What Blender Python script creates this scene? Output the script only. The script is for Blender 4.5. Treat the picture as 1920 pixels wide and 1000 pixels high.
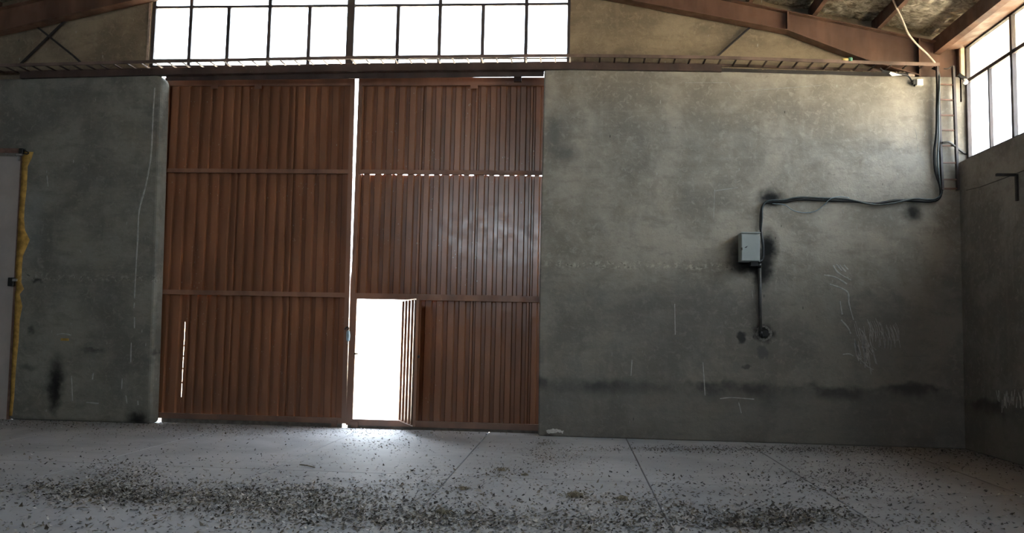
import bpy, bmesh, math, random
import numpy as np
from mathutils import Vector, Matrix, noise

for o in list(bpy.data.objects):
    bpy.data.objects.remove(o)
scene = bpy.context.scene
COL = scene.collection
rnd = random.Random(7)

# ------------------------------------------------------------------ camera
YAW, PITCH, ROLL = -0.0766, 0.0817, 0.0218
CAM = Vector((0.0, -12.874, 1.53))
FPX = 1563.0
_cy, _sy, _cp, _sp, _cr, _sr = (math.cos(YAW), math.sin(YAW), math.cos(PITCH),
                                math.sin(PITCH), math.cos(ROLL), math.sin(ROLL))
FW = Vector((_sy * _cp, _cy * _cp, _sp))
_r = Vector((_cy, -_sy, 0))
_u = _r.cross(FW)
RT = _r * _cr + _u * _sr
UP = -_r * _sr + _u * _cr
cam_d = bpy.data.cameras.new('camera')
cam_d.sensor_width = 36
cam_d.lens = FPX / 1920 * 36
cam_d.clip_end = 500
cam = bpy.data.objects.new('camera', cam_d)
cam.matrix_world = Matrix(((RT.x, UP.x, -FW.x, CAM.x), (RT.y, UP.y, -FW.y, CAM.y),
                           (RT.z, UP.z, -FW.z, CAM.z), (0, 0, 0, 1)))
COL.objects.link(cam)
scene.camera = cam

# ------------------------------------------------------------------ sky, sun, exposure
world = bpy.data.worlds.new('sky')
scene.world = world
world.use_nodes = True
bg = world.node_tree.nodes['Background']
bg.inputs['Color'].default_value = (0.80, 0.90, 1.0, 1)
bg.inputs['Strength'].default_value = 3.0
sun_d = bpy.data.lights.new('sun', 'SUN')
sun_d.energy = 24.0
sun_d.angle = 0.01
sun_d.color = (1.0, 0.93, 0.82)
sun = bpy.data.objects.new('sun', sun_d)
sun.rotation_euler = Vector((0.0, 0.62, -0.9)).to_track_quat('-Z', 'Y').to_euler()
sun.location = (0, -20, 30)
COL.objects.link(sun)
vs = scene.view_settings
vs.view_transform = 'Standard'
vs.look = 'None'
vs.exposure = 2.55
vs.gamma = 1
vs.use_curve_mapping = False
scene.cycles.max_bounces = 10
scene.cycles.diffuse_bounces = 6
scene.cycles.glossy_bounces = 4
scene.cycles.transparent_max_bounces = 12
scene.cycles.caustics_reflective = False
scene.cycles.caustics_refractive = False
scene.cycles.sample_clamp_indirect = 8


def portal(loc, to, sx, sy):
    """sky portal in a window opening: guides the daylight, emits nothing itself"""
    d = bpy.data.lights.new('window_daylight', 'AREA')
    d.shape = 'RECTANGLE'
    d.size, d.size_y = sx, sy
    d.cycles.is_portal = True
    o = bpy.data.objects.new('window_daylight', d)
    o.location = loc
    o.rotation_euler = Vector(to).to_track_quat('-Z', 'Y').to_euler()
    COL.objects.link(o)


portal((-3.66, 0.42, 6.65), (0, -1, 0), 7.0, 1.5)
portal((6.15, -3.3, 5.2), (-1, 0, 0), 1.8, 6.8)
portal((-3.66, -30.1, 6.65), (0, 1, 0), 7.0, 1.5)
portal((-3.1, 0.45, 1.08), (0, -1, 0), 0.8, 1.95)


# ------------------------------------------------------------------ helpers
def ray(x, y):
    return FW + RT * ((x - 960) / FPX) - UP * ((y - 500) / FPX)


def PY(x, y, Y=0.0):
    d = ray(x, y)
    return CAM + d * ((Y - CAM.y) / d.y)


def PX(x, y, X=5.735):
    d = ray(x, y)
    return CAM + d * ((X - CAM.x) / d.x)


def PZ(x, y, Z=0.0):
    d = ray(x, y)
    return CAM + d * ((Z - CAM.z) / d.z)


def tag(o, label=None, cat=None, group=None, kind=None):
    if label: o['label'] = label
    if cat: o['category'] = cat
    if group: o['group'] = group
    if kind: o['kind'] = kind
    return o


def thing(name, loc, label, cat, group=None):
    o = bpy.data.objects.new(name, None)
    o.location = loc
    o.empty_display_size = 0.1
    COL.objects.link(o)
    return tag(o, label, cat, group)


class MB:
    def __init__(s):
        s.v = []; s.f = []

    def add(s, vs, fs):
        n = len(s.v)
        s.v += [Vector(v) for v in vs]
        s.f += [tuple(i + n for i in f) for f in fs]
        return s

    def box(s, a, b):
        x0, y0, z0 = a; x1, y1, z1 = b
        x0, x1 = min(x0, x1), max(x0, x1); y0, y1 = min(y0, y1), max(y0, y1); z0, z1 = min(z0, z1), max(z0, z1)
        return s.add([(x0, y0, z0), (x1, y0, z0), (x1, y1, z0), (x0, y1, z0), (x0, y0, z1), (x1, y0, z1), (x1, y1, z1), (x0, y1, z1)],
                     [(0, 3, 2, 1), (4, 5, 6, 7), (0, 1, 5, 4), (1, 2, 6, 5), (2, 3, 7, 6), (3, 0, 4, 7)])

    def bar(s, p, q, w, h, up=(0, 0, 1)):
        """rectangular bar from p to q, w across, h along up"""
        p, q = Vector(p), Vector(q)
        d = (q - p).normalized(); up = Vector(up)
        if abs(d.dot(up)) > 0.98: up = Vector((0, 1, 0))
        a = d.cross(up).normalized() * (w / 2)
        b = a.cross(d).normalized() * (h / 2)
        vs = [p - a - b, p + a - b, p + a + b, p - a + b, q - a - b, q + a - b, q + a + b, q - a + b]
        return s.add(vs, [(0, 1, 2, 3), (7, 6, 5, 4), (0, 4, 5, 1), (1, 5, 6, 2), (2, 6, 7, 3), (3, 7, 4, 0)])

    def sweep(s, pts, prof, closed=True):
        """sweep profile [(y,z)] offsets along X-ish polyline pts"""
        n = len(prof); vs = []; fs = []
        for p in pts:
            for (a, b) in prof:
                vs.append((p[0], p[1] + a, p[2] + b))
        for i in range(len(pts) - 1):
            for j in range(n if closed else n - 1):
                k = (j + 1) % n
                fs.append((i * n + j, (i + 1) * n + j, (i + 1) * n + k, i * n + k))
        if closed:
            fs.append(tuple(range(n))); fs.append(tuple((len(pts) - 1) * n + j for j in reversed(range(n))))
        return s.add(vs, fs)

    def prism(s, poly, axis, a, b):
        """extrude 2-D outline; axis 'y': poly is (x,z); 'x': poly is (y,z); 'z': (x,y)"""
        def m(p, t):
            return {'y': (p[0], t, p[1]), 'x': (t, p[0], p[1]), 'z': (p[0], p[1], t)}[axis]
        n = len(poly)
        vs = [m(p, a) for p in poly] + [m(p, b) for p in poly]
        fs = [tuple(range(n)), tuple(range(2 * n - 1, n - 1, -1))]
        fs += [(i, i + n, (i + 1) % n + n, (i + 1) % n) for i in range(n)]
        return s.add(vs, fs)

    def tube(s, pts, r, n=8, radii=None):
        pts = [Vector(p) for p in pts]
        m = len(pts); vs = []; fs = []
        prev = None
        for i, p in enumerate(pts):
            d = (pts[min(i + 1, m - 1)] - pts[max(i - 1, 0)]).normalized()
            if prev is None:
                a = d.orthogonal().normalized()
            else:
                a = (prev - d * prev.dot(d)).normalized()
            prev = a
            b = d.cross(a)
            rr = radii[i] if radii else r
            for k in range(n):
                t = 2 * math.pi * k / n
                vs.append(p + (a * math.cos(t) + b * math.sin(t)) * rr)
        for i in range(m - 1):
            for k in range(n):
                fs.append((i * n + k, i * n + (k + 1) % n, (i + 1) * n + (k + 1) % n, (i + 1) * n + k))
        fs.append(tuple(range(n - 1, -1, -1))); fs.append(tuple((m - 1) * n + k for k in range(n)))
        return s.add(vs, fs)

    def build(s, name, mat, parent=None, kind=None, smooth=False, bevel=0, seg=2, label=None):
        L = Vector(parent.location) if parent else Vector((0, 0, 0))
        if parent and parent.parent: L = L + Vector(parent.parent.location)
        if parent is None:   # origin at the base of the mesh
            lo = Vector([min(v[i] for v in s.v) for i in range(3)]); hi = Vector([max(v[i] for v in s.v) for i in range(3)])
            L = Vector(((lo.x + hi.x) / 2, (lo.y + hi.y) / 2, lo.z))
        me = bpy.data.meshes.new(name)
        me.from_pydata([v - L for v in s.v], [], s.f)
        bm = bmesh.new(); bm.from_mesh(me)
        bmesh.ops.recalc_face_normals(bm, faces=bm.faces)
        bm.to_mesh(me); bm.free()
        if smooth:
            for p in me.polygons: p.use_smooth = True
        me.materials.append(mat)
        o = bpy.data.objects.new(name, me)
        COL.objects.link(o)
        if parent: o.parent = parent
        else: o.location = L
        if bevel:
            b = o.modifiers.new('bevel', 'BEVEL'); b.width = bevel; b.segments = seg; b.limit_method = 'ANGLE'
            b.angle_limit = 0.6
        if kind: o['kind'] = kind
        if label: o['label'] = label
        return o


def spline(pts, n=8):
    """Catmull-Rom through points"""
    P = [Vector(p) for p in pts]
    P = [P[0] * 2 - P[1]] + P + [P[-1] * 2 - P[-2]]
    out = []
    for i in range(1, len(P) - 2):
        for k in range(n):
            t = k / n
            a, b, c, d = P[i - 1], P[i], P[i + 1], P[i + 2]
            out.append(0.5 * ((2 * b) + (c - a) * t + (2 * a - 5 * b + 4 * c - d) * t * t + (3 * b - a - 3 * c + d) * t ** 3))
    out.append(P[-2])
    return out


# ------------------------------------------------------------------ materials
class NT:
    """tiny node builder"""
    def __init__(s, name):
        s.m = bpy.data.materials.new(name); s.m.use_nodes = True
        s.t = s.m.node_tree; s.b = s.t.nodes['Principled BSDF']; s.out = s.t.nodes['Material Output']
        s.pos = s.n('ShaderNodeNewGeometry').outputs['Position']

    def n(s, ty, **kw):
        x = s.t.nodes.new(ty)
        for k, v in kw.items(): setattr(x, k, v)
        return x

    def link(s, a, b): s.t.links.new(a, b)

    def set(s, sock, v):
        if hasattr(v, 'is_output') or hasattr(v, 'node'): s.link(v, sock)
        else: sock.default_value = v

    def math(s, op, a, b=0.0, c=0.0, clamp=False):
        x = s.n('ShaderNodeMath', operation=op, use_clamp=clamp)
        s.set(x.inputs[0], a); s.set(x.inputs[1], b); s.set(x.inputs[2], c)
        return x.outputs[0]

    def vmath(s, op, a, b=(0, 0, 0)):
        x = s.n('ShaderNodeVectorMath', operation=op)
        s.set(x.inputs[0], a); s.set(x.inputs[1], b)
        return x.outputs['Value'] if op in ('LENGTH', 'DISTANCE', 'DOT_PRODUCT') else x.outputs['Vector']

    def noise(s, scale, detail=4, rough=0.55, vec=None, dist=0.0):
        x = s.n('ShaderNodeTexNoise')
        x.inputs['Scale'].default_value = scale; x.inputs['Detail'].default_value = detail
        x.inputs['Roughness'].default_value = rough; x.inputs['Distortion'].default_value = dist
        s.link(vec if vec is not None else s.pos, x.inputs['Vector'])
        return x.outputs['Fac']

    def ramp(s, fac, a, b, lo=0.0, hi=1.0):
        x = s.n('ShaderNodeMapRange', interpolation_type='SMOOTHSTEP')
        s.set(x.inputs['Value'], fac)
        x.inputs['From Min'].default_value = a; x.inputs['From Max'].default_value = b
        x.inputs['To Min'].default_value = lo; x.inputs['To Max'].default_value = hi
        return x.outputs['Result']

    def mix(s, fac, a, b):
        x = s.n('ShaderNodeMix', data_type='RGBA')
        s.set(x.inputs['Factor'], fac)
        for sock, v in ((x.inputs['A'], a), (x.inputs['B'], b)):
            s.set(sock, (*v, 1) if isinstance(v, tuple) and len(v) == 3 else v)
        return x.outputs['Result']

    def stretch(s, sx, sy, sz):
        x = s.n('ShaderNodeVectorMath', operation='MULTIPLY')
        s.link(s.pos, x.inputs[0]); x.inputs[1].default_value = (sx, sy, sz)
        return x.outputs[0]

    def bump(s, h, strength=0.3, dist=0.02):
        x = s.n('ShaderNodeBump')
        x.inputs['Strength'].default_value = strength; x.inputs['Distance'].default_value = dist
        s.link(h, x.inputs['Height']); s.link(x.outputs['Normal'], s.b.inputs['Normal'])

    def fin(s, color, rough=0.8, metal=0.0, spec=None):
        s.set(s.b.inputs['Base Color'], (*color, 1) if isinstance(color, tuple) and len(color) == 3 else color)
        s.set(s.b.inputs['Roughness'], rough)
        s.set(s.b.inputs['Metallic'], metal)
        if spec is not None: s.b.inputs['Specular IOR Level'].default_value = spec
        return s.m


def mat_plaster(name, base, stains=(), band=None, rough_lines=(), speck=0.55, low_shade=None):
    k = NT(name)
    c1 = tuple(x * 0.74 for x in base); c2 = tuple(min(1, x * 1.2) for x in base)
    big = k.noise(0.9, 6, 0.62, dist=0.4)
    col = k.mix(k.ramp(big, 0.38, 0.62), c1, c2)
    mid = k.noise(4.0, 6, 0.65, vec=k.stretch(0.5, 1, 1.6))
    col = k.mix(k.ramp(mid, 0.48, 0.68, 0, 0.5), col, tuple(x * 0.66 for x in base))
    # vertical runs of dirt
    run = k.noise(6.0, 3, 0.5, vec=k.stretch(1, 1, 0.09))
    col = k.mix(k.ramp(run, 0.58, 0.72, 0, 0.22), col, tuple(min(1, x * 1.35) for x in base))
    # horizontal trowel sweeps
    tro = k.noise(3.0, 4, 0.6, vec=k.stretch(0.35, 1, 2.2))
    col = k.mix(k.ramp(tro, 0.56, 0.68, 0, 0.25), col, tuple(min(1, x * 1.28) for x in base))
    cloud = k.noise(11, 7, 0.72, dist=0.8)
    col = k.mix(k.ramp(cloud, 0.50, 0.66, 0, 0.5), col, tuple(min(1, x * 1.42) for x in base))
    col = k.mix(k.ramp(k.noise(16, 6, 0.7, dist=0.6), 0.55, 0.72, 0, 0.4), col, tuple(x * 0.55 for x in base))
    # small pale chips
    v = k.n('ShaderNodeTexVoronoi'); v.inputs['Scale'].default_value = 12.0
    k.link(k.stretch(1, 1, 0.30), v.inputs['Vector'])
    chip = k.math('MULTIPLY', k.ramp(v.outputs['Distance'], 0.06, 0.13, 1, 0), k.ramp(k.noise(2.1, 2), speck, speck + 0.08))
    col = k.mix(k.math('MULTIPLY', chip, 0.7), col, (0.50, 0.49, 0.45))
    v2 = k.n('ShaderNodeTexVoronoi'); v2.inputs['Scale'].default_value = 6.0
    k.link(k.vmath('ADD', k.stretch(1, 1, 0.4), (3.3, 0, 1.7)), v2.inputs['Vector'])
    nick = k.math('MULTIPLY', k.ramp(v2.outputs['Distance'], 0.04, 0.07, 1, 0), k.ramp(k.noise(1.7, 2), 0.52, 0.6))
    col = k.mix(k.math('MULTIPLY', nick, 0.7), col, (0.03, 0.028, 0.025))
    # hair-thin pale scratches
    w = k.n('ShaderNodeTexVoronoi', feature='DISTANCE_TO_EDGE'); w.inputs['Scale'].default_value = 0.8
    nz = k.n('ShaderNodeTexNoise'); nz.inputs['Scale'].default_value = 2.0; k.link(k.pos, nz.inputs['Vector'])
    k.link(k.vmath('ADD', k.pos, k.vmath('MULTIPLY', nz.outputs['Color'], (0.5, 0.5, 0.5))), w.inputs['Vector'])
    scr = k.math('MULTIPLY', k.ramp(w.outputs['Distance'], 0.002, 0.006, 1, 0), k.ramp(k.noise(1.3, 3), 0.5, 0.62))
    col = k.mix(k.math('MULTIPLY', scr, 0.04), col, (0.55, 0.54, 0.5))
    sx = k.n('ShaderNodeSeparateXYZ'); k.link(k.pos, sx.inputs[0])
    wob = k.noise(1.1, 4, 0.6)
    fine = k.noise(14, 3, 0.6)
    if band:   # old damp tide mark
        z0, dark = band
        zz = k.math('ADD', sx.outputs['Z'], k.math('MULTIPLY', k.math('SUBTRACT', wob, 0.5), 0.55))
        col = k.mix(k.ramp(zz, z0 - 0.10, z0 + 0.02, 1, 0), col, k.mix(0.3, col, dark))
        edge = k.math('MULTIPLY', k.ramp(zz, z0 - 0.26, z0 - 0.05, 0, 1), k.ramp(zz, z0 - 0.02, z0 + 0.06, 1, 0))
        edge = k.math('MULTIPLY', edge, k.ramp(k.noise(1.7, 5, 0.6), 0.40, 0.6, 0.25, 1.25))
        col = k.mix(k.math('MULTIPLY', edge, 0.7), col, tuple(x * 0.4 for x in dark))
    if low_shade:     # painted shade: darkens the plaster below the day-work joint, deepening the light falloff
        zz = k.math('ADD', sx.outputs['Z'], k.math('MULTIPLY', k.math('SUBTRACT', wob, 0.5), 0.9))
        col = k.mix(k.ramp(zz, low_shade[0] - 0.5, low_shade[0] + 0.35, low_shade[1], 0), col, low_shade[2])
    for (z0, x0, x1) in rough_lines:   # ragged day-work joints
        zz = k.math('ADD', sx.outputs['Z'], k.math('MULTIPLY', k.math('SUBTRACT', wob, 0.5), 0.12))
        m = k.math('MULTIPLY', k.ramp(k.math('ABSOLUTE', k.math('SUBTRACT', zz, z0)), 0.02, 0.09, 1, 0), k.ramp(fine, 0.48, 0.6))
        m = k.math('MULTIPLY', m, k.math('MULTIPLY', k.ramp(sx.outputs['X'], x0 - .2, x0 + .1), k.ramp(sx.outputs['X'], x1 - .1, x1 + .3, 1, 0)))
        col = k.mix(k.math('MULTIPLY', m, 0.6), col, tuple(min(1, x * 1.7) for x in base))
        m2 = k.math('MULTIPLY', m, k.ramp(k.noise(23, 2), 0.5, 0.6))
        col = k.mix(k.math('MULTIPLY', m2, 0.8), col, tuple(x * 0.3 for x in base))
    nd = k.n('ShaderNodeTexNoise'); nd.inputs['Scale'].default_value = 9.0; nd.inputs['Detail'].default_value = 4
    k.link(k.pos, nd.inputs['Vector'])
    wp = k.vmath('ADD', k.pos, k.vmath('MULTIPLY', k.vmath('SUBTRACT', nd.outputs['Color'], (0.5, 0.5, 0.5)), (0.16, 0.16, 0.16)))
    for (p, rx, rz, st, sc, hard) in stains:
        d = k.vmath('MULTIPLY', k.vmath('SUBTRACT', wp, tuple(p)), (1 / rx, 1 / rx if rx == 0 else 0.0 if abs(p[1]) < 1e-6 else 0.0, 1 / rz))
        ln = k.vmath('LENGTH', d)
        col = k.mix(k.ramp(ln, hard, 1.0, st, 0), col, sc)
    k.bump(k.math('ADD', k.math('MULTIPLY', k.noise(2.4, 5, 0.6), 1.0), k.math('MULTIPLY', k.noise(30, 4, 0.6), 0.12)), 0.4, 0.06)
    return k.fin(col, 0.86, spec=0.3)


def mat_painted(name, base, rough=0.45, speck=0.0, dirt=0.4, dust=None):
    k = NT(name)
    n = k.noise(1.1, 4, 0.55, vec=k.stretch(2.0, 2.0, 0.5))
    col = k.mix(k.ramp(n, 0.36, 0.66), tuple(x * (1 - dirt) for x in base), tuple(min(1, x * 1.2) for x in base))
    col = k.mix(k.ramp(k.noise(7, 5, 0.7), 0.56, 0.74, 0, 0.15), col, (base[0] * 0.6, base[1] * 0.55, base[2] * 0.55))
    if speck:
        v = k.n('ShaderNodeTexVoronoi'); v.inputs['Scale'].default_value = 26.0
        k.link(k.stretch(1, 1, 0.45), v.inputs['Vector'])
        m = k.math('MULTIPLY', k.ramp(v.outputs['Distance'], 0.10, 0.2, 1, 0), k.ramp(k.noise(1.6, 3), 0.48, 0.62))
        k2 = k.math('MULTIPLY', m, k.ramp(k.noise(40, 1), 0.5, 0.6))
        col = k.mix(k.math('MULTIPLY', k2, speck), col, (0.45, 0.36, 0.26))
    if dust:
        sx = k.n('ShaderNodeSeparateXYZ'); k.link(k.pos, sx.inputs[0])
        col = k.mix(k.ramp(k.math('ADD', sx.outputs['Z'], k.math('MULTIPLY', n, 0.8)), 0.1, 2.4, 0.55, 0), col, dust)
    k.bump(k.noise(2.5, 2), 0.05, 0.02)
    return k.fin(col, k.ramp(k.noise(6, 4), 0.3, 0.7, rough * 0.8, min(1, rough * 1.35)), 0.0, 0.5)


def mat_plain(name, base, rough=0.6, metal=0.0, var=0.2, scale=12):
    k = NT(name)
    col = k.mix(k.ramp(k.noise(scale, 4, 0.6), 0.35, 0.65), tuple(x * (1 - var) for x in base), tuple(min(1, x * (1 + var)) for x in base))
    return k.fin(col, rough, metal)


def mat_floor():
    k = NT('dusty_concrete')
    base = (0.365, 0.370, 0.392)
    col = k.mix(k.ramp(k.noise(0.7, 6, 0.6, dist=0.5), 0.36, 0.64), tuple(x * 0.84 for x in base), tuple(x * 1.12 for x in base))
    col = k.mix(k.ramp(k.noise(3.2, 6, 0.65, vec=k.stretch(0.5, 1.4, 1)), 0.5, 0.7, 0, 0.35), col, tuple(x * 0.72 for x in base))
    sx = k.n('ShaderNodeSeparateXYZ'); k.link(k.pos, sx.inputs[0])
    col = k.mix(k.ramp(k.noise(60, 3, 0.6), 0.58, 0.7, 0, 0.4), col, (0.16, 0.15, 0.14))
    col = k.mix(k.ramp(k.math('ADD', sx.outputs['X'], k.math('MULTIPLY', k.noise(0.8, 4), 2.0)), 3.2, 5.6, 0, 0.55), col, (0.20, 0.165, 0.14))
    k.bump(k.math('ADD', k.noise(1.5, 4), k.math('MULTIPLY', k.noise(40, 4), 0.1)), 0.15, 0.02)
    return k.fin(col, 0.72, spec=0.35)


def mat_foil():
    k = NT('aluminium_foil_blanket')
    n = k.noise(6, 7, 0.72, dist=1.6)
    col = k.mix(k.ramp(n, 0.35, 0.65), (0.30, 0.26, 0.19), (0.85, 0.79, 0.64))
    k.bump(k.math('ADD', n, k.math('MULTIPLY', k.noise(28, 4, 0.65, dist=1.5), 0.5)), 0.5, 0.04)
    return k.fin(col, 0.25, 0.55)


def mat_glass():
    k = NT('window_glass')
    tr = k.n('ShaderNodeBsdfTransparent'); tr.inputs['Color'].default_value = (0.93, 0.95, 0.96, 1)
    gl = k.n('ShaderNodeBsdfGlossy'); gl.inputs['Roughness'].default_value = 0.08
    lw = k.n('ShaderNodeLayerWeight'); lw.inputs['Blend'].default_value = 0.25
    mx = k.n('ShaderNodeMixShader')
    k.link(k.math('MULTIPLY', lw.outputs['Fresnel'], 0.5), mx.inputs['Fac'])
    k.link(tr.outputs[0], mx.inputs[1]); k.link(gl.outputs[0], mx.inputs[2])
    k.link(mx.outputs[0], k.out.inputs['Surface'])
    return k.m


def mat_litter():
    k = NT('dry_leaf_flakes')
    at = k.n('ShaderNodeAttribute', attribute_name='tone')
    r = k.n('ShaderNodeValToRGB')
    e = r.color_ramp.elements
    e[0].position = 0.0; e[0].color = (0.022, 0.019, 0.016, 1)
    e[1].position = 1.0; e[1].color = (0.62, 0.62, 0.62, 1)
    for p, c in ((0.35, (0.05, 0.042, 0.033, 1)), (0.6, (0.14, 0.115, 0.08, 1)), (0.8, (0.30, 0.28, 0.24, 1))):
        q = e.new(p); q.color = c
    k.link(at.outputs['Fac'], r.inputs['Fac'])
    return k.fin(r.outputs['Color'], 0.5)


def st(px, py, rx, rz, s, c=(0.012, 0.011, 0.010), hard=0.1):
    p = PY(px, py, 0.0)
    return (p, rx / 123.0, rz / 123.0, s, c, hard)


M = {}
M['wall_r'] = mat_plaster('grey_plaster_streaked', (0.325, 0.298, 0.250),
    stains=[st(1405, 494, 56, 32, 1.0, hard=0.25), st(1428, 508, 28, 44, 1.0, hard=0.2), st(1440, 465, 26, 50, 1.0, hard=0.2), st(1386, 470, 28, 46, 0.9, (0.03, 0.028, 0.022)),
            st(1446, 372, 38, 24, 1.0, hard=0.15), st(1712, 398, 26, 30, 0.9), st(1432, 625, 26, 22, 0.95, hard=0.4), st(1431, 661, 14, 15, 0.6, (0.10, 0.10, 0.10), 0.6),
            st(1390, 632, 11, 15, 0.85, (0.03, 0.03, 0.03), 0.5), st(1062, 290, 36, 28, 0.5, (0.09, 0.09, 0.085), 0.2), st(1028, 822, 18, 16, 0.9),
            st(1400, 687, 10, 6, 0.6, (0.04, 0.04, 0.04), 0.4), st(1160, 725, 150, 22, 0.35, (0.08, 0.08, 0.075), 0.2),
            st(1660, 640, 150, 110, 0.35, (0.13, 0.115, 0.10), 0.1), st(1225, 600, 180, 120, 0.16, (0.12, 0.12, 0.12), 0.1),
            st(1040, 240, 20, 70, 0.4, (0.10, 0.10, 0.09), 0.1)],
    low_shade=(2.6, 0.42, (0.10, 0.10, 0.096)), band=(0.86, (0.13, 0.125, 0.115)), rough_lines=[(2.64, -0.45, 2.4)])
M['wall_l'] = mat_plaster('grey_plaster_left', (0.228, 0.220, 0.190),
    stains=[st(105, 715, 26, 80, 0.93), st(102, 745, 16, 50, 0.8), st(258, 786, 34, 22, 0.95), st(52, 690, 26, 12, 0.5),
            st(58, 620, 10, 10, 0.6), st(70, 528, 18, 5, 0.8), st(175, 658, 36, 7, 0.5), st(290, 660, 8, 10, 0.6),
            st(60, 420, 40, 120, 0.35, (0.30, 0.33, 0.34)), st(150, 180, 90, 30, 0.3, (0.09, 0.09, 0.08)), st(262, 420, 22, 30, 0.35, (0.26, 0.24, 0.19)),
            st(48, 300, 16, 16, 0.35, (0.30, 0.22, 0.10))],
    rough_lines=[(2.30, -9.0, -6.7)])
M['gable'] = mat_plaster('brown_gable_plaster', (0.285, 0.232, 0.160), speck=0.5)
M['side'] = mat_plaster('grey_plaster_side', (0.27, 0.255, 0.23), band=(0.75, (0.12, 0.115, 0.10)), low_shade=(2.6, 0.3, (0.10, 0.10, 0.09)))
M['gate'] = mat_painted('brown_gate_paint', (0.262, 0.113, 0.058), 0.20, speck=1.0, dirt=0.10, dust=(0.20, 0.10, 0.06))
M['gate_frame'] = mat_painted('brown_gate_frame_paint', (0.27, 0.128, 0.074), 0.40, speck=0.5, dirt=0.3, dust=(0.17, 0.12, 0.095))
M['steel'] = mat_painted('red_brown_primer', (0.150, 0.080, 0.052), 0.55, dirt=0.35)
M['header'] = mat_painted('dark_brown_primer', (0.075, 0.046, 0.036), 0.55, speck=0.35, dirt=0.35)
M['frame'] = mat_painted('dark_window_frame_paint', (0.060, 0.048, 0.048), 0.5)
M['tray'] = mat_painted('brown_grey_tray_paint', (0.19, 0.13, 0.105), 0.6, dirt=0.4)
M['skirt'] = mat_plain('dusty_kick_strip', (0.15, 0.135, 0.115), 0.8)
M['dark'] = mat_plain('dark_rusty_steel', (0.030, 0.024, 0.021), 0.6)
M['black'] = mat_plain('black_rubber', (0.010, 0.011, 0.012), 0.42)
M['teal'] = mat_plain('dusty_teal_cable_sheath', (0.05, 0.065, 0.066), 0.45)
M['wire'] = mat_plain('pale_blue_wire', (0.20, 0.26, 0.30), 0.5)
M['pipe'] = mat_plain('dark_grey_conduit', (0.055, 0.055, 0.052), 0.5)
M['box'] = mat_plain('grey_green_enamel', (0.36, 0.40, 0.39), 0.45, var=0.08, scale=4)
M['boxside'] = M['box']
M['white'] = mat_plain('off_white_plastic', (0.72, 0.70, 0.64), 0.5, var=0.08)
M['lamp_glass'] = mat_plain('milky_lamp_glass', (0.86, 0.84, 0.80), 0.25, var=0.04)
M['chrome'] = mat_plain('galvanised_metal', (0.50, 0.50, 0.50), 0.35, 0.8)
M['door'] = mat_plain('off_white_door_sheet', (0.46, 0.42, 0.395), 0.6, var=0.06, scale=2.5)
M['doorframe'] = mat_plain('red_brown_door_frame', (0.20, 0.115, 0.085), 0.6)
M['foam'] = mat_plain('ochre_foam_filler', (0.42, 0.25, 0.055), 0.8, var=0.3, scale=9)
M['chalk'] = mat_plain('pale_scratched_plaster', (0.60, 0.59, 0.55), 0.9, var=0.15)
M['chalk_dim'] = mat_plain('dull_scratched_plaster', (0.42, 0.415, 0.39), 0.9, var=0.2)
M['rope'] = mat_plain('beige_cord', (0.50, 0.40, 0.32), 0.8)
M['yellow'] = mat_plain('yellow_plastic', (0.62, 0.50, 0.20), 0.5)
M['green'] = mat_plain('green_plastic', (0.12, 0.32, 0.22), 0.45)
M['bluelock'] = mat_plain('pale_blue_vinyl', (0.40, 0.56, 0.66), 0.4)
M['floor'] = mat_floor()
M['joint'] = mat_plain('joint_dirt', (0.055, 0.05, 0.048), 0.9)
M['foil'] = mat_foil()
M['glass'] = mat_glass()
M['litter'] = mat_litter()
M['straw'] = mat_plain('dry_straw', (0.26, 0.23, 0.165), 0.8, var=0.4, scale=30)
M['ground'] = mat_plain('sunlit_sandy_ground', (0.56, 0.47, 0.35), 0.9, var=0.1, scale=0.8)
M['cream'] = mat_plain('cream_outdoor_render', (0.62, 0.56, 0.42), 0.9, var=0.08, scale=1)
M['sheet_roof'] = mat_plain('roof_sheet', (0.30, 0.30, 0.30), 0.6, var=0.1)

# ------------------------------------------------------------------ key dimensions
XR, XL, RIDGE, YB = 5.735, -12.95, -3.6, -30.0
GX0, GX1 = -6.79, -0.545            # gate opening
TX = [-13.2, -9.495, -6.949, -3.691, -0.172, 2.123, 3.367, 4.474, 5.40, 6.2]
TZ = [5.69, 5.762, 5.817, 5.875, 5.896, 5.854, 5.807, 5.762, 5.734, 5.72]


def ztray(x):
    return float(np.interp(x, TX, TZ))


def ztop(x):          # top of the lower plastered wall
    if x < -6: return float(np.interp(x, [-13.2, PY(2, 147.5).x, PY(160, 142).x, PY(285, 137.5).x],
                                      [PY(2, 147.5).z - .05, PY(2, 147.5).z, PY(160, 142).z, PY(285, 137.5).z]))
    q = [PY(*p) for p in ((1030, 127), (1300, 132.5), (1500, 138), (1656, 142), (1780, 144))]
    return float(np.interp(x, [a.x for a in q], [a.z for a in q]))


def zweb(x):          # top edge of the rafter web
    return 6.69 - 0.223 * (RIDGE + abs(x - RIDGE) - 3.029)


def zbot(x):          # bottom edge of the plain rafter
    return 7.75 - 0.205 * (x - RIDGE) if x > RIDGE else 7.75 - 0.2195 * (RIDGE - x)


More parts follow.
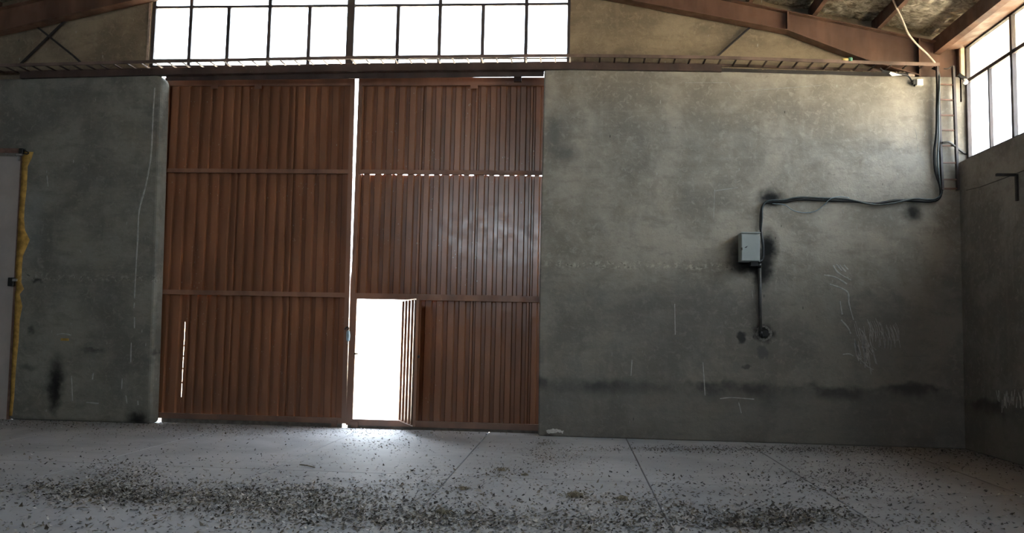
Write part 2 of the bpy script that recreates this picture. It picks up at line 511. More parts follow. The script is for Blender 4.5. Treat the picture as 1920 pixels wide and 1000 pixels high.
# ------------------------------------------------------------------ setting: floor
floor_o = MB().box((XL - 0.25, YB, -0.2), (XR + 0.22, 0.33, -0.03)).build('floor', M['joint'], kind='structure')
floor_o['label'] = 'dusty grey concrete floor cast in long slabs'
jx = [XL - 0.2, -11.5, -9.45, -7.4, -5.35, -3.305, -1.315, 0.80, 2.575, 4.62, XR + 0.2]
jy = [0.33, -3.80, -7.9, -12.0, -18.0, -24.0, YB]
for i in range(len(jx) - 1):
    for j in range(len(jy) - 1):
        g = 0.007
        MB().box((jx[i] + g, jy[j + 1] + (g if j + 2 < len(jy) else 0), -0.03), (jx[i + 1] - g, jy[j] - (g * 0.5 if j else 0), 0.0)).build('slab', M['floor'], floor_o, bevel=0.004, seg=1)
ground = MB().box((-60, 0.36, -0.25), (60, 90, -0.02)).build('ground', M['ground'], kind='structure')
ground['label'] = 'sunlit sandy yard outside the gate'
gs = MB().box((XR + 0.35, -60, -0.25), (60, 0.36, -0.02)).build('ground', M['ground'], kind='structure')
gs2 = MB().box((-60, -60, -0.25), (XL - 0.35, 0.36, -0.02)).build('ground', M['ground'], kind='structure')

# ------------------------------------------------------------------ setting: walls
def arc(cx, cz, r, a0, a1, n=6):
    return [(cx + r * math.cos(a0 + (a1 - a0) * i / n), cz + r * math.sin(a0 + (a1 - a0) * i / n)) for i in range(n + 1)]


xs = np.linspace(-0.40, 5.9, 26)
top_r = [(x, ztop(x) + 0.012 * noise.noise(Vector((x * 3, 0, 0)))) for x in xs]
poly = [(GX1 + 0.015, 0), (GX1 - 0.01, 2.5), (GX1, 5.55)] + arc(GX1 + 0.07, top_r[0][1] - 0.07, 0.07, math.pi, math.pi / 2, 4) + top_r + [(5.9, 0)]
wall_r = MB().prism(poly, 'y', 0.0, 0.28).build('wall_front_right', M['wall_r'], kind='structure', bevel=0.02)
wall_r['label'] = 'grey plastered wall right of the brown gate'
DX0, DX1 = -9.03, -9.10               # door edge bottom / top
xs = np.linspace(-13.2, -7.02, 20)
top_l = [(x, ztop(x) + 0.012 * noise.noise(Vector((x * 3, 5, 0)))) for x in xs]
zl = top_l[-1][1]
poly = ([(-13.2, 0), (-11.75, 0), (-11.75, 4.36), (DX1, 4.36), (DX0, 0), (-6.66, 0), (-6.72, 2.5), (-6.79, 5.35)]
        + arc(-6.79 - 0.16, zl - 0.16, 0.16, 0, math.pi / 2, 6) + list(reversed(top_l)))
wall_l = MB().prism(poly, 'y', 0.0, 0.28).build('wall_front_left', M['wall_l'], kind='structure', bevel=0.055, seg=3)
wall_l['label'] = 'grey plastered wall left of the brown gate'

# gable above, set back, with the window opening
WX0, WX1, WZ0, WZ1 = -7.17, -0.15, 5.86, 7.45
gy0, gy1 = 0.25, 0.42
roof = lambda x: zweb(x) + 0.24
g = MB()
g.prism([(-13.2, 5.2), (WX0, 5.2), (WX0, roof(WX0)), (-13.2, roof(-13.2))], 'y', gy0, gy1)
g.prism([(WX1, 5.2), (6.0, 5.2), (6.0, roof(6.0)), (WX1, roof(WX1))], 'y', gy0, gy1)
g.prism([(WX0, WZ1), (WX1, WZ1), (WX1, roof(WX1)), (RIDGE, roof(RIDGE)), (WX0, roof(WX0))], 'y', gy0, gy1)
gable = g.build('wall_gable', M['gable'], kind='structure')
gable['label'] = 'brown plastered gable above the steel header'
# pale jamb strip of the gable window
MB().box((WX0 - 0.05, 0.235, 5.86), (WX0 - 0.012, 0.27, 7.3)).build('trim_1', M['rope'], kind='structure', label='pale jamb strip left of the gable window')

# right side wall and left/back shell
wr = MB().box((XR, YB, 0), (6.0, -0.001, 4.27)).box((XR, YB, 4.27), (6.0, -6.62, 6.2))
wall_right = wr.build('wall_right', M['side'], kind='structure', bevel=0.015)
wall_right['label'] = 'grey plastered side wall below the side window'
MB().box((-13.3, YB, 0), (XL, 0.0, 6.0)).build('wall_left', M['wall_l'], kind='structure')
wb = MB().prism([(-13.3, 0), (WX0, 0), (WX0, roof(WX0)), (-13.3, roof(-13.3))], 'y', YB - 0.25, YB)
wb.prism([(WX1, 0), (6.0, 0), (6.0, roof(6.0)), (WX1, roof(WX1))], 'y', YB - 0.25, YB)
wb.prism([(WX0, 0), (WX1, 0), (WX1, WZ0), (WX0, WZ0)], 'y', YB - 0.25, YB)
wb.prism([(WX0, WZ1), (WX1, WZ1), (WX1, roof(WX1)), (RIDGE, roof(RIDGE)), (WX0, roof(WX0))], 'y', YB - 0.25, YB)
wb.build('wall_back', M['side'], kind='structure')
MB().box((-13.3, YB, 5.75), (-13.1, 0.2, 6.25)).build('trim_2', M['steel'], kind='structure')

# ------------------------------------------------------------------ setting: roof
ceil = bpy.data.objects.new('ceiling', None); COL.objects.link(ceil); ceil.location = (RIDGE, -8, 6.5)
tag(ceil, 'sloping steel roof lined with crumpled foil insulation', kind='structure')
px_r = [5.54 - 0.97 * i for i in range(10)]
px_l = [2 * RIDGE - x for x in px_r]
edges = [5.98] + px_r[1:] + [RIDGE] + list(reversed(px_l[1:])) + [-13.2]
for a, b in zip(edges[:-1], edges[1:]):
    xa, xb = sorted((a, b))
    fine = xa > 1.5
    m = MB()
    nx = 26 if fine else 3
    ys = list(np.linspace(0.28, -5.0, 150 if fine else 8)) + list(np.linspace(-6, YB, 10))
    for y in ys:
        for i in range(nx + 1):
            x = xa + (xb - xa) * i / nx
            z = zweb(x) + 0.215
            if fine:
                sag = math.sin(math.pi * i / nx)
                z += 0.035 * noise.noise(Vector((x * 3.1, y * 3.1, 1))) + 0.026 * noise.noise(Vector((x * 8, y * 8, 4))) + 0.016 * noise.noise(Vector((x * 19, y * 19, 9))) - 0.03 * sag
            m.v.append(Vector((x, y, z)))
    n = nx + 1
    for j in range(len(ys) - 1):
        for i in range(nx):
            m.f.append((j * n + i, j * n + i + 1, (j + 1) * n + i + 1, (j + 1) * n + i))
    m.build('foil_blanket', M['foil'], ceil)
rs = MB()
rs.prism([(RIDGE, roof(RIDGE) + 0.03), (6.25, roof(6.25) + 0.03), (6.25, roof(6.25) + 0.07), (RIDGE, roof(RIDGE) + 0.07)], 'y', 0.9, YB - 0.3)
rs.prism([(RIDGE, roof(RIDGE) + 0.03), (-13.6, roof(-13.6) + 0.03), (-13.6, roof(-13.6) + 0.07), (RIDGE, roof(RIDGE) + 0.07)], 'y', 0.9, YB - 0.3)
rs.build('roof_sheet', M['sheet_roof'], ceil)
for x in px_r[1:] + px_l[1:-1]:
    z = zweb(x) + 0.012
    s = 1 if x > RIDGE else -1
    prof = [(x, z), (x + s * .06, z - .012), (x + s * .06, z - .006), (x + s * .006, z + .006), (x + s * .006, z + .20), (x, z + .20)]
    MB().prism(prof, 'y', 0.25, YB).build('purlin', M['steel'], ceil)
# eave beam and soffit plate over the right window
MB().prism([(5.44, 6.22), (5.44, 5.985), (5.53, 5.965), (5.53, 5.975), (5.452, 5.995), (5.452, 6.22)], 'y', 0.18, YB).build('eave_beam', M['steel'], ceil)
MB().prism([(5.53, 6.0), (5.95, 6.06), (5.95, 6.2), (5.9, 6.2), (5.9, 6.075), (5.53, 6.03)], 'y', 0.02, YB).build('soffit_plate', M['steel'], ceil)

# ------------------------------------------------------------------ portal frame against the gable
pf = thing('portal_frame', (RIDGE, 0.1, 0.0), 'red brown tapered steel rafters spanning the gable above the header', 'steel frame')
Yw = 0.10


def rafter(side, mat):
    X = (lambda x: x) if side > 0 else (lambda x: 2 * RIDGE - x)
    zb = (lambda x: zbot(x)) if side > 0 else (lambda x: zbot(2 * RIDGE - x))
    hx0, hz0 = 3.232, (6.345 if side > 0 else zb(3.232))
    pts_b = [(RIDGE, zb(RIDGE)), (0.784, zb(0.784)), (hx0, hz0), (4.401, 5.871), (5.2, 5.62)]
    web = [(X(x), z) for x, z in pts_b] + [(X(5.2), 5.30), (X(5.79), 5.30), (X(5.79), zweb(5.79)), (X(RIDGE), zweb(RIDGE))]
    MB().prism(web, 'y', Yw - 0.006, Yw + 0.006).build('web', mat, pf)
    m = MB()
    for (a, b) in zip(pts_b[:-1], pts_b[1:]):
        m.bar((X(a[0]), Yw, a[1]), (X(b[0]), Yw, b[1]), 0.20, 0.014)
    m.build('bottom_flange', mat, pf)
    m = MB().bar((X(RIDGE), Yw, zweb(RIDGE)), (X(5.8), Yw, zweb(5.8)), 0.20, 0.014)
    m.build('top_flange', mat, pf)
    for x, w in ((hx0, 0.014), (5.2, 0.012)):
        MB().box((X(x) - w, Yw - 0.095, (zb(x) if x < 4 else 5.45)), (X(x) + w, Yw, zweb(x))).build('stiffener', mat, pf)
    MB().box((X(5.79) - 0.012, Yw - 0.1, 5.2), (X(5.79) + 0.012, Yw + 0.1, zweb(5.79))).build('column_flange', mat, pf)


rafter(1, M['steel'])
rafter(-1, M['steel'])

# ------------------------------------------------------------------ cross bracing on the gable
def brace(px0, px1, label, bend=None, group=None):
    m = MB()
    a, b = PY(*px0, 0.2), PY(*px1, 0.2)
    pts = [a] + ([PY(*bend, 0.2)] if bend else []) + [b]
    for p, q in zip(pts[:-1], pts[1:]):
        m.bar(p, q, 0.03, 0.03, up=(0, 1, 0))
    o = m.build('brace_rod', M['dark'])
    tag(o, label, 'brace', 'brace rods on the gable')


brace((38, 121), (127, 34), 'dark brace rod rising right to the left rafter, part of an X')
brace((64, 46), (152, 118), 'dark bent brace rod falling right, crossing the other in an X', bend=(138, 105))
brace((1343, 107), (1412, 46), 'single dark brace rod on the gable right of the window')

# ------------------------------------------------------------------ gable window
w1 = bpy.data.objects.new('window_1', None); COL.objects.link(w1); w1.location = (-3.66, 0.3, WZ0)
tag(w1, 'wide dark framed window above the brown gate', kind='structure')
mull = [-7.14, -6.497, -5.845, -5.144, -4.462, -3.76, -2.975, -2.28, -1.57, -0.862, -0.168]
TR = 6.90
fy0, fy1 = 0.26, 0.31
full = {0, 1, 3, 5, 7, 9, 10}
for i, x in enumerate(mull):
    w = 0.062 if i == 5 else 0.028 if i not in (0, 10) else 0.03
    MB().box((x - w, fy0 - (0.03 if i == 5 else 0), WZ0), (x + w, fy1, WZ1 if i in full else TR)).build('mullion', M['frame'], w1)
MB().box((mull[0], fy0 + 0.005, TR - 0.02), (mull[-1], fy1 - 0.005, TR + 0.02)).build('transom', M['frame'], w1)
MB().box((mull[0], fy0, WZ0 - 0.01), (mull[-1], fy1, WZ0 + 0.035)).build('window_sill', M['frame'], w1)
MB().box((mull[0], fy0 + 0.005, WZ0 + 0.125), (mull[-1], fy1 - 0.005, WZ0 + 0.145)).build('bottom_rail', M['frame'], w1)
MB().box((mull[0], fy0, WZ1 - 0.04), (mull[-1], fy1, WZ1 + 0.01)).build('window_head', M['frame'], w1)
for a, b in zip(mull[:-1], mull[1:]):
    MB().box((a + 0.01, 0.284, WZ0 + 0.02), (b - 0.01, 0.288, TR - 0.01)).build('pane', M['glass'], w1)
fl = [mull[i] for i in sorted(full)]
for a, b in zip(fl[:-1], fl[1:]):
    MB().box((a + 0.01, 0.284, TR + 0.01), (b - 0.01, 0.288, WZ1 - 0.02)).build('pane', M['glass'], w1)

# ------------------------------------------------------------------ right side window
w2 = bpy.data.objects.new('window_2', None); COL.objects.link(w2); w2.location = (5.88, -3.0, 4.27)
tag(w2, 'dark framed strip window high in the right side wall', kind='structure')
ys_f = [-0.03 - 1.31 * i for i in range(6)]
ys_h = [-0.70 - 1.31 * i for i in range(5)]
for y in ys_f:
    MB().box((5.855, y - 0.03, 4.27), (5.91, y + 0.03, 6.08)).build('mullion', M['frame'], w2)
for y in ys_h:
    MB().box((5.86, y - 0.018, 4.27), (5.905, y + 0.018, 5.5)).build('mullion', M['frame'], w2)
MB().box((5.858, ys_f[-1], 5.48), (5.908, ys_f[0], 5.535)).build('transom', M['frame'], w2)
MB().box((5.855, ys_f[-1], 4.27), (5.91, ys_f[0], 4.335)).build('window_sill', M['frame'], w2)
MB().box((5.855, ys_f[-1], 6.02), (5.91, ys_f[0], 6.075)).build('window_head', M['frame'], w2)
for i in range(5):
    y0, yh, y1 = ys_f[i], ys_h[i], ys_f[i + 1]
    MB().box((5.881, y1 + .01, 5.51), (5.885, y0 - .01, 6.04)).build('pane', M['glass'], w2)
    MB().box((5.881, yh + .01, 4.31), (5.885, y0 - .01, 5.5)).build('pane', M['glass'], w2)
    MB().box((5.881, y1 + .01, 4.31), (5.885, yh - .01, 5.5)).build('pane', M['glass'], w2)

# ------------------------------------------------------------------ header beam, track and ledge angle over the gate
hx = [x for x in np.linspace(PY(38, 135, -0.04).x, PY(1353, 120, -0.04).x, 16)]
hb = MB().sweep([(x, 0, ztray(x)) for x in hx], [(-0.05, -0.075), (0.06, -0.075), (0.06, -0.185), (-0.05, -0.185)])
o = hb.build('header_beam', M['header'])
tag(o, 'long dark brown steel header beam running over the gate and wall tops', 'beam')
hx = np.linspace(GX0 + 0.02, GX1 - 0.01, 10)
tk = MB().sweep([(x, 0, float(np.interp(x, [-6.8, -3.3, -0.5], [5.575, 5.606, 5.634]))) for x in hx], [(0.07, 0.16), (0.24, 0.16), (0.24, 0.085), (0.225, 0.085), (0.225, 0.145), (0.085, 0.145), (0.085, 0.0), (0.07, 0.0)])
o = tk.build('gate_track', M['header'])
tag(o, 'dark steel channel track under the header beam above the gate', 'track')
hx = np.linspace(2.1, 5.1, 8)
la = MB().sweep([(x, 0, ztop(x)) for x in hx], [(0.03, 0.0), (0.10, 0.0), (0.10, 0.01), (0.042, 0.01), (0.042, 0.062), (0.03, 0.062)])
o = la.build('ledge_angle', M['dark'])
tag(o, 'dark steel angle on the ledge below the cable tray rungs, right of the header beam', 'steel angle')

# ------------------------------------------------------------------ horizontal cable tray
tray = thing('cable_tray', (-2, 0.0, 5.75), 'long brown cable ladder tray lying along the wall top', 'cable tray')
hx = np.linspace(-13.0, 5.42, 30)
MB().sweep([(x, 0, ztray(x)) for x in hx], [(-0.17, -0.025), (-0.145, -0.025), (-0.145, 0.022), (-0.17, 0.022)]).build('side_rail', M['tray'], tray)
MB().sweep([(x, 0, ztray(x)) for x in hx], [(0.18, -0.022), (0.20, -0.022), (0.20, 0.018), (0.18, 0.018)]).build('side_rail', M['tray'], tray)
x = -12.9
rung_me = None
while x < 5.35:
    z = ztray(x)
    if rung_me is None:
        r0 = MB().box((x - 0.012, -0.15, z - 0.02), (x + 0.012, 0.185, z - 0.004)).build('rung', M['header'], tray)
        rung_me = r0; rx0, rz0 = x, z
    else:
        c = rung_me.copy(); COL.objects.link(c); c.location = (x - rx0, 0, z - rz0)
    x += 0.232

# ------------------------------------------------------------------ vertical cable ladder in the corner
Yl = -0.08
lad = thing('cable_ladder', (5.55, Yl, 3.84), 'upright brown cable ladder fixed in the right corner', 'cable ladder')
lp = dict(l0=PY(1767, 357, Yl), l1=PY(1757, 122, Yl), r0=PY(1796, 357, Yl), r1=PY(1787, 124, Yl))
MB().bar(lp['l0'], lp['l1'], 0.03, 0.06, up=(0, 1, 0)).build('side_rail', M['frame'], lad)
MB().bar(lp['r0'], lp['r1'], 0.03, 0.06, up=(0, 1, 0)).build('side_rail', M['frame'], lad)
for yy in (159, 188, 217, 245, 274, 306, 337, 354):
    t = (357 - yy) / (357 - 123)
    a = lp['l0'].lerp(lp['l1'], t); b = lp['r0'].lerp(lp['r1'], t)
    MB().bar(a, b, 0.022, 0.022, up=(0, 1, 0)).build('rung', M['steel'], lad)
MB().tube(spline([PY(1770, 129, -0.1), PY(1777, 129, -0.1), PY(1786, 124, -0.1)], 4), 0.008).build('top_hook', M['dark'], lad)

# ------------------------------------------------------------------ the gate
PITCHR, DEP = 0.180, 0.045


def corr(m, x0, x1, z0, z1, y, shear=None, phase=0.0, notch=0.0, th=0.003, flip=False):
    """trapezoidal sheet between x0..x1; ribs stand away from the room (+y)"""
    pts = [(x0, 1), (x0 + 0.022, 1), (x0 + 0.036, 0), (x0 + 0.066, 0), (x0 + 0.080, 1), (x0 + 0.104, 1)]
    w = x1 - x0 - 0.104
    nr = max(1, round(w / PITCHR)); p = w / nr
    for k in range(nr):
        b0 = x0 + 0.104 + k * p
        pts += [(b0 + 0.10 * p, 0), (b0 + 0.60 * p, 0), (b0 + 0.70 * p, 1), (b0 + p, 1)]
    if phase:      # plain even ribs
        p = (x1 - x0) / 4
        pts = [(x0, 1)]
        for k in range(4):
            b0 = x0 + k * p
            pts += [(b0 + 0.12 * p, 1), (b0 + 0.30 * p, 0), (b0 + 0.70 * p, 0), (b0 + 0.88 * p, 1)]
        pts.append((x1, 1))
    n = len(pts)
    sh = shear or (lambda x, z: x)
    vs = []
    for z_i in (0, 1):
        for t in (0, th):
            for (x, h) in pts:
                z = z0 if z_i == 0 else z1 - notch * h * ((x * 7.31) % 1.0 > 0.35)
                hh = (1 - h) if flip else h
                vs.append((sh(x, z), y + hh * DEP + t, z))
    fs = []
    for i in range(n - 1):
        fs.append((i, i + 1, 2 * n + i + 1, 2 * n + i))                   # room face
        fs.append((n + i + 1, n + i, 3 * n + i, 3 * n + i + 1))            # outer face
        fs.append((i + 1, i, n + i, n + i + 1)); fs.append((2 * n + i, 2 * n + i + 1, 3 * n + i + 1, 3 * n + i))
    fs.append((0, 2 * n, 3 * n, n)); fs.append((n - 1, 2 * n - 1, 4 * n - 1, 3 * n - 1))
    m.add(vs, fs)
    return m


YS = 0.335           # sheet plane (room side)
YF0, YF1 = 0.285, 0.335
Z_TOP0, Z_TOP1 = 5.555, 5.685
R1 = (4.09, 4.155); R2 = (2.07, 2.145); RB = (0.065, 0.15)


def fr(m, x0, x1, z0, z1, sh=None, y0=YF0, y1=YF1):
    sh = sh or (lambda x, z: x)
    c = [(sh(x0, z0), z0), (sh(x1, z0), z0), (sh(x1, z1), z1), (sh(x0, z1), z1)]
    return m.prism(c, 'y', y0, y1)


# left leaf: leans a little so that the slit between the leaves widens upwards
shL = lambda x, z: x - 0.062 * max(0.0, (z - 0.85) / 4.7) * min(1.0, max(0.0, (x + 6.9) / 3.2))
gl = thing('gate_leaf', (-5.2, 0.31, 0.03), 'left leaf of the brown corrugated gate, without a wicket opening', 'gate')
LX0, LX1 = -6.90, -3.599
fr(MB(), LX0, LX1, Z_TOP0, Z_TOP1, shL).build('top_rail', M['gate_frame'], gl)
for z in (R1, R2):
    fr(MB(), LX0, LX1 - 0.075, z[0], z[1], shL).build('cross_rail', M['gate_frame'], gl)
fr(MB(), LX0, LX1 - 0.075, RB[0], RB[1], shL).build('bottom_rail', M['gate_frame'], gl)
fr(MB(), LX0, LX0 + 0.07, RB[1], Z_TOP0, shL, YF0 + 0.003).build('stile', M['gate_frame'], gl)
fr(MB(), LX1 - 0.075, LX1, RB[0], Z_TOP0, shL, YF0 - 0.003).build('stile', M['gate_frame'], gl)
seams = [LX0, -5.65, -4.70, LX1 - 0.01]
for (z0, z1, dy) in ((R1[0] + .01, Z_TOP1 - .01, 0.0), (R2[0] + .01, R1[1] - .01, 0.008)):
    for i in range(3):
        corr(MB(), seams[i], seams[i + 1] + (0.02 if i < 2 else 0), z0, z1, YS + dy + 0.004 * (i % 2), shL, phase=0).build('corrugated_sheet', M['gate'], gl)
seams = [LX0, -6.375, -5.65, -4.70, LX1 - 0.01]
for i in range(4):
    corr(MB(), seams[i] + (0.001 if i == 1 else 0), seams[i + 1] + (-0.002 if i == 0 else 0.02 if i < 3 else 0), RB[0] + .012, R2[1] - .01, YS + 0.016 + 0.004 * (i % 2), shL, phase=0).build('corrugated_sheet', M['gate'], gl)
MB().box((-6.47, YS + 0.066, 1.62), (-6.32, YS + 0.071, R2[0] + .02)).build('seam_strip', M['gate'], gl)
MB().box((-6.47, YS + 0.066, 0.05), (-6.32, YS + 0.071, 0.40)).build('seam_strip', M['gate'], gl)
for zz in (0.62, 0.85, 1.05, 1.22):
    MB().box((-6.47, YS + 0.066, zz), (-6.32, YS + 0.070, zz + 0.03)).build('seam_strip', M['gate'], gl)
MB().box((-6.645, 0.31, 0.0), (LX1 - 0.07, 0.33, 0.075)).build('skirt', M['skirt'], gl)
MB().box((PY(621, 797, .28).x, 0.27, 0.012), (PY(632, 797, .28).x, 0.285, 0.11)).build('wheel_bracket', M['gate_frame'], gl)
for a, b in (((LX0 + 0.8), 0), ((-5.35), 0)):
    MB().box((a, 0.276, 5.50), (a + 0.12, 0.287, 5.56)).build('hanger_plate', M['gate_frame'], gl)

gr = thing('gate_leaf', (-2.05, 0.31, 0.03), 'right leaf of the brown corrugated gate, with an open wicket', 'gate')
RX0, RX1 = -3.60, -0.42
WKX0, WKX1, WKZ0, WKZ1 = -3.495, -2.715, 0.14, 2.05
fr(MB(), RX0, RX1, Z_TOP0, Z_TOP1).build('top_rail', M['gate_frame'], gr)
fr(MB(), RX0 + 0.06, RX1, *R1).build('cross_rail', M['gate_frame'], gr)
fr(MB(), RX0 + 0.06, RX1, WKZ1, R2[1]).build('cross_rail', M['gate_frame'], gr)
fr(MB(), RX0 + 0.06, RX1, 0.045, WKZ0).build('bottom_rail', M['gate_frame'], gr)
fr(MB(), RX0, RX0 + 0.06, 0.045, Z_TOP0, None, YF0 - 0.003).build('stile', M['gate_frame'], gr)
fr(MB(), WKX0 - 0.045, WKX0, WKZ0, WKZ1, None, YF0 - 0.002).build('wicket_post', M['gate_frame'], gr)
fr(MB(), WKX1, WKX1 + 0.06, WKZ0, WKZ1, None, YF0 - 0.002).build('wicket_post', M['gate_frame'], gr)
seams = [RX0 + 0.01, -2.60, -1.70, -0.80, RX1]
for i in range(4):
    corr(MB(), seams[i], seams[i + 1] + 0.02, R1[0] + .03, Z_TOP1 - .01, YS + 0.004 * (i % 2), phase=0).build('corrugated_sheet', M['gate'], gr)
    corr(MB(), seams[i], seams[i + 1] + 0.02, WKZ1 + .01, R1[0] + 0.022, YS + 0.006 + 0.004 * (i % 2), phase=0, notch=0.026).build('corrugated_sheet', M['gate'], gr)
seams = [WKX1 + 0.02, -1.70, -0.80, RX1]
for i in range(3):
    corr(MB(), seams[i], seams[i + 1] + 0.02, 0.02, WKZ1 + .07, YS + 0.016 + 0.004 * (i % 2), phase=0).build('corrugated_sheet', M['gate'], gr)
fr(MB(), RX0 + 0.005, WKX0 - 0.03, 0.1, WKZ1 + 0.05, None, YS, YS + 0.004).build('side_plate', M['gate'], gr)
MB().box((RX0 + 0.02, 0.31, 0.0), (RX1, 0.33, 0.06)).build('skirt', M['skirt'], gr)
MB().box((PY(659, 797, .28).x, 0.27, 0.012), (PY(671, 797, .28).x, 0.285, 0.10)).build('wheel_bracket', M['gate_frame'], gr)
MB().box((-1.04, 0.20, 5.60), (-0.92, 0.33, 5.80)).build('roller_hanger', M['header'], gr)
MB().box((-1.75, 0.276, 5.50), (-1.63, 0.287, 5.56)).build('hanger_plate', M['gate_frame'], gr)
MB().box((WKX0 - 0.012, 0.27, 1.16), (WKX0 + 0.05, 0.29, 1.185)).build('latch_keeper', M['dark'], gr)

# wicket door, swung into the room; built flat then turned about its hinge
wk = thing('wicket_door', (WKX1, 0.275, 0.13), 'narrow corrugated wicket door standing open in the right gate leaf', 'door')
Lw = 0.765


def wkbox(a, b, name, mat):
    return MB().box((a[0] + WKX1, a[1] + 0.275, a[2] + 0.13), (b[0] + WKX1, b[1] + 0.275, b[2] + 0.13)).build(name, mat, wk)


H = 1.915
wkbox((-0.04, -0.02, 0), (0, 0.02, H), 'stile', M['gate_frame'])
wkbox((-Lw, -0.02, 0), (-Lw + 0.04, 0.02, H), 'stile', M['gate_frame'])
wkbox((-Lw + 0.04, -0.02, 0), (-0.04, 0.02, 0.04), 'rail', M['gate_frame'])
wkbox((-Lw + 0.04, -0.02, H - 0.04), (-0.04, 0.02, H), 'rail', M['gate_frame'])
m = corr(MB(), WKX1 - Lw + 0.01, WKX1 - 0.01, 0.15, 0.13 + H - 0.02, 0.275 + 0.0, phase=1)
m.build('corrugated_sheet', M['gate'], wk)
wkbox((-Lw - 0.015, -0.05, 1.02), (-Lw + 0.05, -0.02, 1.06), 'latch', M['dark'])
for zz in (0.25, 1.6):
    wkbox((-0.012, -0.03, zz), (0.012, -0.005, zz + 0.1), 'hinge', M['dark'])
wk.rotation_euler.z = math.radians(116.5)

# padlock with a pale blue cover hanging in the slit
pc = PY(652.5, 630, 0.255)
lock = thing('padlock', (pc.x, 0.255, pc.z - 0.09), 'pale blue covered padlock hanging at the slit between the gate leaves', 'padlock')
m = MB()
m.tube([(pc.x, .255, pc.z - .09), (pc.x + .004, .255, pc.z - .07), (pc.x + .004, .255, pc.z), (pc.x, .255, pc.z + .07), (pc.x - .002, .255, pc.z + .088)], 0.03, 10, [0.012, 0.028, 0.034, 0.027, 0.014])
m.build('cover', M['bluelock'], lock, smooth=True)
MB().tube(spline([(pc.x - .06, .268, pc.z + .10), (pc.x - .03, .262, pc.z + .135), (pc.x + .004, .255, pc.z + .13), (pc.x + .002, .255, pc.z + .08)], 4), 0.010).build('shackle', M['dark'], lock)
MB().tube([(pc.x, .255, pc.z - .13), (pc.x, .255, pc.z - .085)], 0.012).build('tail', M['chrome'], lock)

# ------------------------------------------------------------------ white door at the left edge
door = bpy.data.objects.new('door_1', None); COL.objects.link(door); door.location = (-10.4, 0.03, 0)
tag(door, 'tall off white sheet door at the left edge of the room', kind='structure')
MB().prism([(-11.75, 0.0), (DX0 - 0.035, 0.0), (DX1 - 0.035, 4.29), (-11.75, 4.29)], 'y', 0.012, 0.06).build('door_panel', M['door'], door)
MB().prism([(DX0 - 0.035, 0.0), (DX0 + 0.004, 0.0), (DX1 + 0.004, 4.29), (DX1 - 0.035, 4.29)], 'y', 0.004, 0.08).build('door_frame', M['doorframe'], door)
MB().box((-11.75, -0.02, 4.335), (PY(36, 284).x, 0.08, 4.41)).build('door_head', M['doorframe'], door)
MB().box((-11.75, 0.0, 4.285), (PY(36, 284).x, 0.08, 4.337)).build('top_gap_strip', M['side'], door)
# foam squeezed out along the frame
fo = [(285, 40, 63), (296, 42, 60), (312, 41, 52), (335, 40, 51), (355, 39, 50), (380, 37, 47), (410, 35, 45), (432, 34, 47), (450, 33, 56), (462, 32, 51), (480, 31, 43), (505, 29, 41),
      (530, 30, 40), (542, 31, 45), (552, 28, 37), (575, 28, 42), (600, 27, 37), (640, 25, 35), (690, 22, 30), (740, 20, 27), (780, 17, 23)]
m = MB()
for i, (y, a, b) in enumerate(fo):
    pa, pm, pb = PY(a, y), PY((a + b) / 2, y), PY(b, y)
    m.v += [Vector((pa.x, 0.005, pa.z)), Vector((pa.x, -0.006, pa.z)), Vector((pm.x, -0.018 - 0.006 * rnd.random(), pm.z)), Vector((pb.x, -0.003, pb.z)), Vector((pb.x, 0.005, pb.z))]
n = 5
for i in range(len(fo) - 1):
    for j in range(n):
        m.f.append((i * n + j, i * n + (j + 1) % n, (i + 1) * n + (j + 1) % n, (i + 1) * n + j))
m.f.append(tuple(range(n))); m.f.append(tuple((len(fo) - 1) * n + j for j in range(n)))
m.build('foam_filler', M['foam'], door, smooth=True, label='ragged ochre foam along the door frame')
# hardware: top roller bracket and latch
a = PY(43, 285)
MB().box((a.x - 0.035, -0.06, a.z - 0.045), (a.x + 0.035, 0.01, a.z + 0.05)).build('roller_bracket', M['black'], door, bevel=0.008)
MB().box((a.x - 0.07, -0.065, a.z - 0.075), (a.x + 0.03, -0.02, a.z - 0.045)).build('bolt_plate', M['chrome'], door)
MB().tube(spline([(a.x + 0.03, -0.03, a.z + 0.03), (a.x + 0.09, -0.04, a.z + 0.0), (a.x + 0.12, -0.03, a.z - 0.02), (a.x + 0.09, -0.02, a.z - 0.04), (a.x + 0.03, -0.03, a.z - 0.03)], 4), 0.009).build('handle_loop', M['black'], door)
MB().box((a.x - 0.06, -0.04, a.z - 0.15), (a.x - 0.03, -0.02, a.z - 0.07)).build('bolt_tongue', M['chrome'], door)
a = PY(24, 529)
MB().box((a.x - 0.055, -0.05, a.z - 0.07), (a.x + 0.045, 0.02, a.z + 0.07)).build('latch_box', M['black'], door, bevel=0.008)
MB().box((a.x + 0.03, -0.06, a.z + 0.01), (a.x + 0.10, -0.03, a.z + 0.05)).build('latch_tongue', M['chrome'], door)

